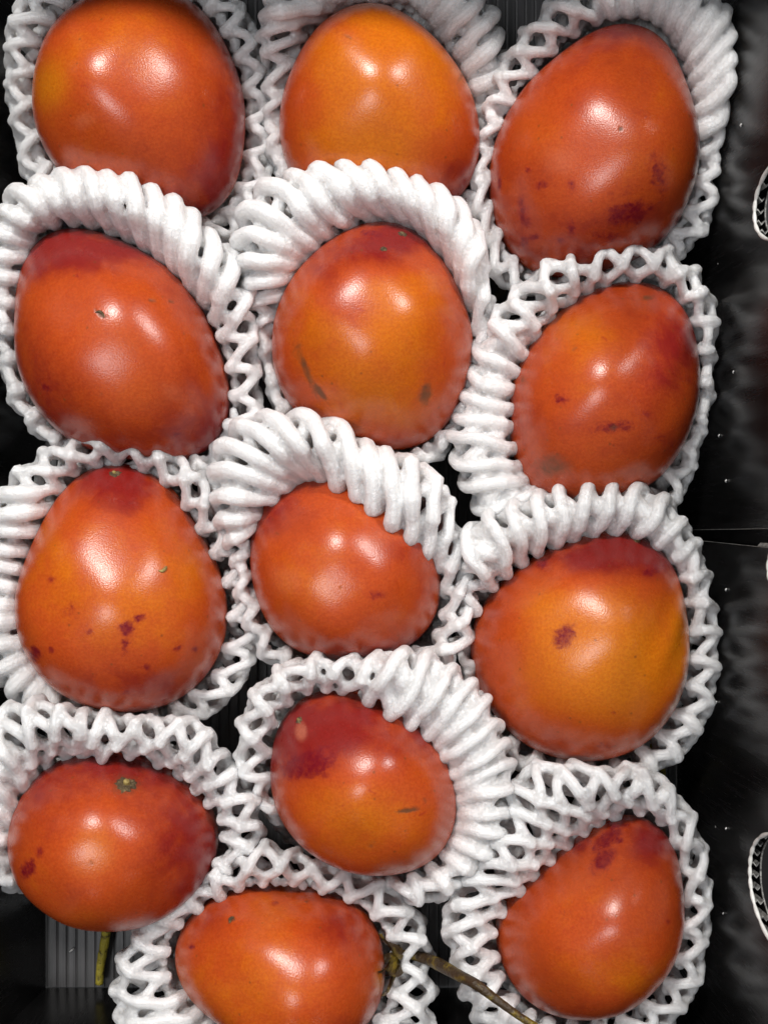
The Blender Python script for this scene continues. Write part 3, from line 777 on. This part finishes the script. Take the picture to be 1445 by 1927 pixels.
    de = o.modifiers.new('thin', 'DECIMATE'); de.ratio = 0.56
    dg = bpy.context.evaluated_depsgraph_get()
    me2 = bpy.data.meshes.new_from_object(o.evaluated_get(dg))
    o.modifiers.clear()
    old = o.data; o.data = me2; me2.name = 'foam_net'; bpy.data.meshes.remove(old)
    me2.polygons.foreach_set('use_smooth', [True] * len(me2.polygons))
    # give back the direction along the strand for the fibre texture
    kd = KDTree(len(V))
    for q, v in enumerate(V): kd.insert(v, q)
    kd.balance()
    n2 = len(me2.vertices)
    cc2 = np.empty(n2 * 3); me2.vertices.foreach_get('co', cc2); cc2 = cc2.reshape(-1, 3)
    ids = np.array([kd.find(v)[1] for v in cc2])
    dl = cc2 - V[ids]
    al2 = AL[ids].copy()
    al2[:, 0] += (dl * TG[ids]).sum(1) * 420
    at = me2.attributes.new('along', 'FLOAT_VECTOR', 'POINT')
    at.data.foreach_set('vector', al2.astype(np.float32).ravel())
    TOT[0] += len(me2.polygons)
    b = P(c[0], c[1], 0.001)
    rebase(o, b)
    tag(o, NETLAB[key], 'foam net', 'white foam nets round the fruit')
    net_obj[key] = o

for k in RG:
    build_net(k)
print('net quads', TOT)

# ------------------------------------------------------------------ scars, stalks
def at_surface(f, x, y, lift=0.0):
    z, rho = surf_z(f, x, y)
    return z + lift

def ray_z(o, x, y):
    """height where the sight line through a photo pixel meets the fruit"""
    org = Vector((0, 0, ZR + D)) - o.location
    tgt = Vector(P(x, y, 0.0)) - o.location
    d = (tgt - org).normalized()
    ok, loc, nor, _ = o.ray_cast(org, d)
    if not ok: return None, None
    return loc + o.location, nor

bpy.context.view_layer.update()

def scar(key, x, y, r, stub=True, seed=1, label=None):
    o = fruit_obj[key]
    loc, nor = ray_z(o, x, y)
    if loc is None:
        print('scar miss', key); return
    lr = random.Random(seed)
    nor = Vector(nor).normalized()
    t = nor.cross(Vector((0, 1, 0.2))).normalized(); b = nor.cross(t)
    # ragged crust: star-shaped low mound
    n = 26; rings = 5
    verts = []; faces = []
    prof = [1 + 0.45 * lr.uniform(-1, 1) * (1 if i % 2 else .3) for i in range(n)]
    for j in range(rings + 1):
        q = j / rings
        for i in range(n):
            a = 2 * math.pi * i / n
            rr = r * q * (1 + (prof[i] - 1) * q)
            hgt = (1 - q) ** 0.7 * r * 0.16 + lr.uniform(-.05, .09) * r * (1 - q) - (0.0002 if j == rings else 0)
            p0 = loc + t * (math.cos(a) * rr) + b * (math.sin(a) * rr * .8)
            # drop on to the fruit along the normal
            ok, l2, n2, _ = o.ray_cast(p0 + nor * 0.004 - o.location, -nor)
            if ok: p0 = l2 + o.location
            p0 = p0 + nor * (hgt + (0.00012 if j < rings else -0.0001))
            verts.append(p0[:])
    for j in range(rings):
        for i in range(n):
            i2 = (i + 1) % n
            faces.append((j * n + i, j * n + i2, (j + 1) * n + i2, (j + 1) * n + i))
    s = mesh_obj('blossom_scar', verts, faces, M_SCAR, None, smooth=True)
    s.parent = o; s.location = -o.location
    if stub:
        p = []
        for k in range(7):
            q = k / 6
            p.append(loc + nor * (r * (.05 + .45 * q)) + t * (r * .1 * math.sin(q * 2)))
        V, F = tube(np.array([v[:] for v in p]), np.array([.30, .28, .24, .24, .25, .26, .20]) * r, 10)
        st = mesh_obj('style_stub', V, F, M_STUB, None)
        st.parent = s
    return s
scar('E', 757, 440, 0.0014, False, 3)
scar('E', 722, 468, 0.0010, False, 5)
scar('G', 216, 892, 0.0017, True, 4)
scar('I', 1199, 1018, 0.0011, True, 8)
scar('J', 238, 1477, 0.0031, True, 9)
scar('K', 563, 1356, 0.0012, True, 10)
scar('D', 84, 434, 0.0009, False, 12)

def flap(key, pts, r, mat):
    o = fruit_obj[key]
    ps_ = []
    for x, y in pts:
        l, nrm = ray_z(o, x, y)
        ps_.append((l + nrm * r * .3)[:])
    cv = catmull(np.array(ps_), 6)
    q = np.linspace(0, 1, len(cv))
    V, F = tube(cv, r * (0.25 + .75 * np.sin(q * math.pi)), 8)
    s = mesh_obj('skin_flap', V, F, mat); s.parent = o; s.location = -o.location
flap('D', [(180, 588), (187, 586), (193, 590), (196, 597)], .00035, M_SCAR)
flap('G', [(298, 1074), (305, 1075), (311, 1070), (313, 1066)], .00045, M_STUB)
flap('L', [(433, 1738), (434, 1731), (440, 1727)], .00045, M_SCAR)

def stalk(name, key, pts, rad, mat, flat=1.0):
    o = fruit_obj[key]
    pp = np.array([P(x, y, z) for x, y, z in pts])
    cv = catmull(np.c_[pp, np.array(rad) * PX], 10)
    n = len(cv)
    r = cv[:, 3] * (1 + 0.02 * np.sin(np.arange(n) * 1.3) + 0.015 * nrg.standard_normal(n))
    V, F = tube(cv[:, :3], r, 14, flat)
    # ridges along the stalk
    s = mesh_obj(name, V, F, mat)
    s.parent = o; s.location = -o.location
    return s
st = stalk('stalk', 'L', [(715,1808,.036),(760,1797,.033),(795,1803,.034),(826,1816,.040),(862,1836,.0500),(895,1853,.0560),(935,1883,.0575),(975,1912,.058),(1010,1935,.058),(1045,1965,.057)],
      [9, 8, 10, 11.5, 10, 9, 7.5, 6.5, 6.5, 7], M_STEM)
# calyx: dry lobes clasping the stalk end
lob = fruit_obj['L']
cal_pts = []
def calyx_lobe(a, ln, wdt, seed):
    lr = random.Random(seed)
    c0 = Vector(P(722, 1812, .037)); ax = Vector((1, 0, .12)).normalized()
    t = Vector((0, 1, 0)); b = ax.cross(t)
    d = t * math.cos(a) + b * math.sin(a)
    sd = ax.cross(d)
    verts = []; faces = []; nu, nv = 8, 5
    for i in range(nu + 1):
        u = i / nu
        wv = wdt * (math.sin(min(1, u * 1.15 + .25) * math.pi)) ** .6 if u < .98 else wdt * .1
        for j in range(nv):
            v = j / (nv - 1) * 2 - 1
            p = c0 + ax * (0.0040 - 0.0010 * u + .0007 * math.sin(u * 5 + seed) - 0.0036 * u * u + .0005 * v * v) + d * (0.0006 + ln * u) + sd * (wv * v)
            verts.append((p + ax * lr.uniform(-.0001, .0001))[:])
    for i in range(nu):
        for j in range(nv - 1):
            q = i * nv + j
            faces.append((q, q + 1, q + nv + 1, q + nv))
    m = len(verts)
    verts += [(Vector(v) - ax * 0.0004)[:] for v in verts]
    faces += [tuple(x + m for x in fc[::-1]) for fc in faces]
    return verts, faces
cv = []; cf = []
for i in range(5):
    v, fc = calyx_lobe(i * 2 * math.pi / 5 + .2,   .0074 + .0008 * (i % 2), .0027, i + 1)
    cf += [tuple(x + len(cv) for x in q) for q in fc]; cv += v
cal = mesh_obj('calyx', cv, cf, M_STEM); cal.parent = lob; cal.location = -lob.location

stalk('stalk', 'J', [(214,1690,.010),(204,1730,.0065),(197,1775,.0045),(190,1815,.0040),(187,1852,.0038)], [10, 10, 9.5, 9, 8.5], M_STEMY)
stalk('stalk', 'C', [(985,500,.014),(955,530,.010),(935,560,.0065),(925,600,.005)], [9, 9, 9, 8], M_STEM)
stalk('stalk', 'I', [(1225,1400,.014),(1240,1430,.012),(1246,1455,.009),(1244,1490,.006)], [8, 7, 7, 7], M_STEMY)

# ------------------------------------------------------------------ the crate
crate = bpy.data.objects.new('crate', None); C.objects.link(crate)
tag(crate, 'open black corrugated plastic crate with ribbed floor and oval vent holes', 'crate')

# floor: ribs and shallow grooves
def ribbed_floor():
    xs = []; zs = []
    x = FX0
    while x < FX1:
        for fx, z in ((0.0, 0.0), (0.06, -0.00022), (0.13, -0.00005), (0.30, 0.00004), (0.55, 0.0), (0.75, -0.00004), (0.92, -0.00002)):
            if x + fx * FLUTE <= FX1: xs.append(x + fx * FLUTE); zs.append(z)
        x += FLUTE
    ny = 24
    verts = []; faces = []
    for j in range(ny + 1):
        y = FY0 + (FY1 - FY0) * j / ny
        for a, z in zip(xs, zs):
            verts.append((a, y, z))
    m = len(xs)
    for j in range(ny):
        for i in range(m - 1):
            q = j * m + i
            faces.append((q, q + 1, q + m + 1, q + m))
    return mesh_obj('floor_panel', verts, faces, M_FLOOR, crate, smooth=False)
ribbed_floor()

def wall_sheet(name, pt, u0, u1, holes=(), z0=0.0006, z1=HB, parent=crate, uz0=None, uz1=None, mat=M_WALL):
    """flat sheet in (u, z); pt maps (u, z) to metres. holes are (u, z) loops. uz0/uz1: ends at the top edge"""
    uz0 = u0 if uz0 is None else uz0
    uz1 = u1 if uz1 is None else uz1
    outer = [(u0, z0)] + [(u1, z0)] + [(uz1, z1)] + [(uz0, z1)]
    loops = [[Vector((u, z, 0)) for u, z in outer]] + [[Vector((u, z, 0)) for u, z in h] for h in holes]
    tris = tessellate_polygon(loops)
    flat = [v for l in loops for v in l]
    return mesh_obj(name, [pt(v.x, v.y) for v in flat], [tuple(t) for t in tris], mat, parent, smooth=False)

def xr(off=0.0):
    return lambda u, z: (wall_x1(z) + off, u, z)

def oval(cu, cz, ru, rz, n=56, e=2.3):
    out = []
    for i in range(n):
        a = 2 * math.pi * i / n
        ca, sa = math.cos(a), math.sin(a)
        out.append((cu + ru * math.copysign(abs(ca) ** (2 / e), ca), cz + rz * math.copysign(abs(sa) ** (2 / e), sa)))
    return out

def y_at(py, z):            # y in metres of a photo row on the right wall at height z
    return P(0, py, z)[1]
# two vent holes in the wall and two finger holes at the seam
H1 = oval(y_at(392, .062), .0900, .0112, .0322)
H2 = oval(y_at(1652, .060), .0880, .0150, .0330)
H3 = oval(y_at(940, .068), .0918, .0060, .0240)
H4 = oval(y_at(1068, .066), .0925, .0085, .0265)
HBT = 0.115
seam_lo_t, seam_hi_t = y_at(988, .075), y_at(1029, .075)
S0, S1 = y_at(1000, .02), y_at(1016, .02)
def up_pt(off): return xr(off)
panelA = wall_sheet('side_panel', xr(0), S0, FY1, [H1, H3], z1=.124, uz0=S0 + .0012 * 2.2)
panelB = wall_sheet('side_panel', xr(0), FY0, S1, [H2, H4], z1=.124, uz1=S1 - .0006 * 2.2)
panelC = wall_sheet('back_sheet', xr(TH), FY0, FY1, [H1, H2, H3, H4], z1=.124)
for nm, ptf, a, b2 in (('side_panel', lambda u, z: (wall_x0(z), u, z), FY0, FY1),
                       ('end_panel', lambda u, z: (u, wall_y0(z), z), FX0, FX1),
                       ('end_panel', lambda u, z: (u, wall_y1(z), z), FX0, FX1)):
    wall_sheet(nm, ptf, a - .004, b2 + .004, z1=.124)

# cut edges of the holes: lip on both sheets, webs between; light glare painted into their pale colour
def lip(loop, off, r, name, mat, gaps=True):
    zc_ = sum(p[1] for p in loop) / len(loop)
    low = [p for p in loop if p[1] < zc_ + 0.012]
    # order along the lower arc
    low.sort(key=lambda p: math.atan2(p[1] - zc_ - .02, p[0] - loop[0][0] + 0.0))
    n = len(loop)
    start = next(i for i in range(n) if loop[i][1] >= zc_ + .012 and loop[(i + 1) % n][1] < zc_ + .012)
    seq = []
    i = start + 1
    while loop[i % n][1] < zc_ + .012:
        seq.append(loop[i % n]); i += 1
    pts = np.array([(wall_x1(z) + off, u, z) for u, z in seq])
    cvv = catmull(pts, 6)
    yy = cvv[:, 1]
    rad = r * (0.62 + 0.38 * np.abs(np.sin((yy / FLUTE) * math.pi))) if gaps else np.full(len(cvv), r)
    V, F = tube(cvv, rad, 8)
    return mesh_obj(name, V, F, mat, crate), seq

def webs(seq, name='web'):
    vs = []; fs = []
    arr = np.array(seq)
    us = np.sort(np.unique(arr[:, 0]))
    y = math.ceil(us[0] / FLUTE) * FLUTE
    o = np.argsort(arr[:, 0]); au = arr[o, 0]; az = arr[o, 1]
    while y < us[-1]:
        # lower arc height at y
        best = None
        for (u0, z0), (u1, z1) in zip(seq[:-1], seq[1:]):
            if (u0 - y) * (u1 - y) <= 0 and u0 != u1:
                z = z0 + (z1 - z0) * (y - u0) / (u1 - u0)
                best = z if best is None else min(best, z)
        if best is not None:
            prof = [(0.0002, 0), (TH * .35, .0008), (TH * .65, -.0002), (TH - .0002, .0006)]
            for k in range(3):
                (a, da), (b_, db) = prof[k], prof[k + 1]
                t = 0.00018
                for s in (-1, 1):
                    pass
                p = []
                for zz in (best - .0004, best - .010):
                    p += [(wall_x1(zz) + a, y + da - t, zz), (wall_x1(zz) + b_, y + db - t, zz),
                          (wall_x1(zz) + b_, y + db + t, zz), (wall_x1(zz) + a, y + da + t, zz)]
                q = len(vs); vs += p
                fs += [(q, q + 1, q + 2, q + 3), (q, q + 1, q + 5, q + 4), (q + 2, q + 3, q + 7, q + 6)]
        y += FLUTE
    return mesh_obj(name, vs, fs, M_WEB, crate, smooth=False)
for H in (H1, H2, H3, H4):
    o, seq = lip(H, 0, 0.00052, 'cut_edge', M_CUT_GLARE)
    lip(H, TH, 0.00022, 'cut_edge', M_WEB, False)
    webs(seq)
# thin grey edges of the seam
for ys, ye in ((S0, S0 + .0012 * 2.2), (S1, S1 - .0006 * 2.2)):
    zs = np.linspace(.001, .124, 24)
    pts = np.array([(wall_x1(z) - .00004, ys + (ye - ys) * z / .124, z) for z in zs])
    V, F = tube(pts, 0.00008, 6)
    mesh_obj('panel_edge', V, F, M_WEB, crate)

# foam crumbs on the floor and the wall
vs = []; fs = []
for (x, y, z, r) in ((135, 1789, .0006, .0004), (1, 1, .0006, .0003)):
    if x == 1: continue
    p = np.array([P(x - 4, y + 3, z), P(x, y, z + .0004), P(x + 4, y - 3, z)])
    V, F = tube(p, r * .6, 6)
    fs += [[q + len(vs) for q in fc] for fc in F]; vs += V.tolist()
for (y, z) in ((385, .030), (1250, .030), (1322, .033), (820, .035), (905, .040), (1560, .04), (1720, .038), (235, .05), (700, .045), (1110, .04)):
    yy = P(0, y, z)[1]
    p = np.array([(wall_x1(z) - .0002, yy - .0003, z - .0002), (wall_x1(z) - .0004, yy, z), (wall_x1(z) - .0002, yy + .0003, z + .0003)])
    V, F = tube(p, .00016 + .00010 * rng.random(), 6)
    fs += [[q + len(vs) for q in fc] for fc in F]; vs += V.tolist()
crumbs = mesh_obj('foam_crumbs', vs, fs, M_BITS)
tag(crumbs, 'tiny white foam crumbs stuck to the black crate floor and wall', 'crumbs', None, 'stuff')

# unseen dark plane under the crate, added so the vent holes look black
added_base = mesh_obj('added_base', [(-1.2, -1.2, -.003), (1.2, -1.2, -.003), (1.2, 1.2, -.003), (-1.2, 1.2, -.003)], [(0, 1, 2, 3)], M_BASE, None, False)
added_base['kind'] = 'structure'
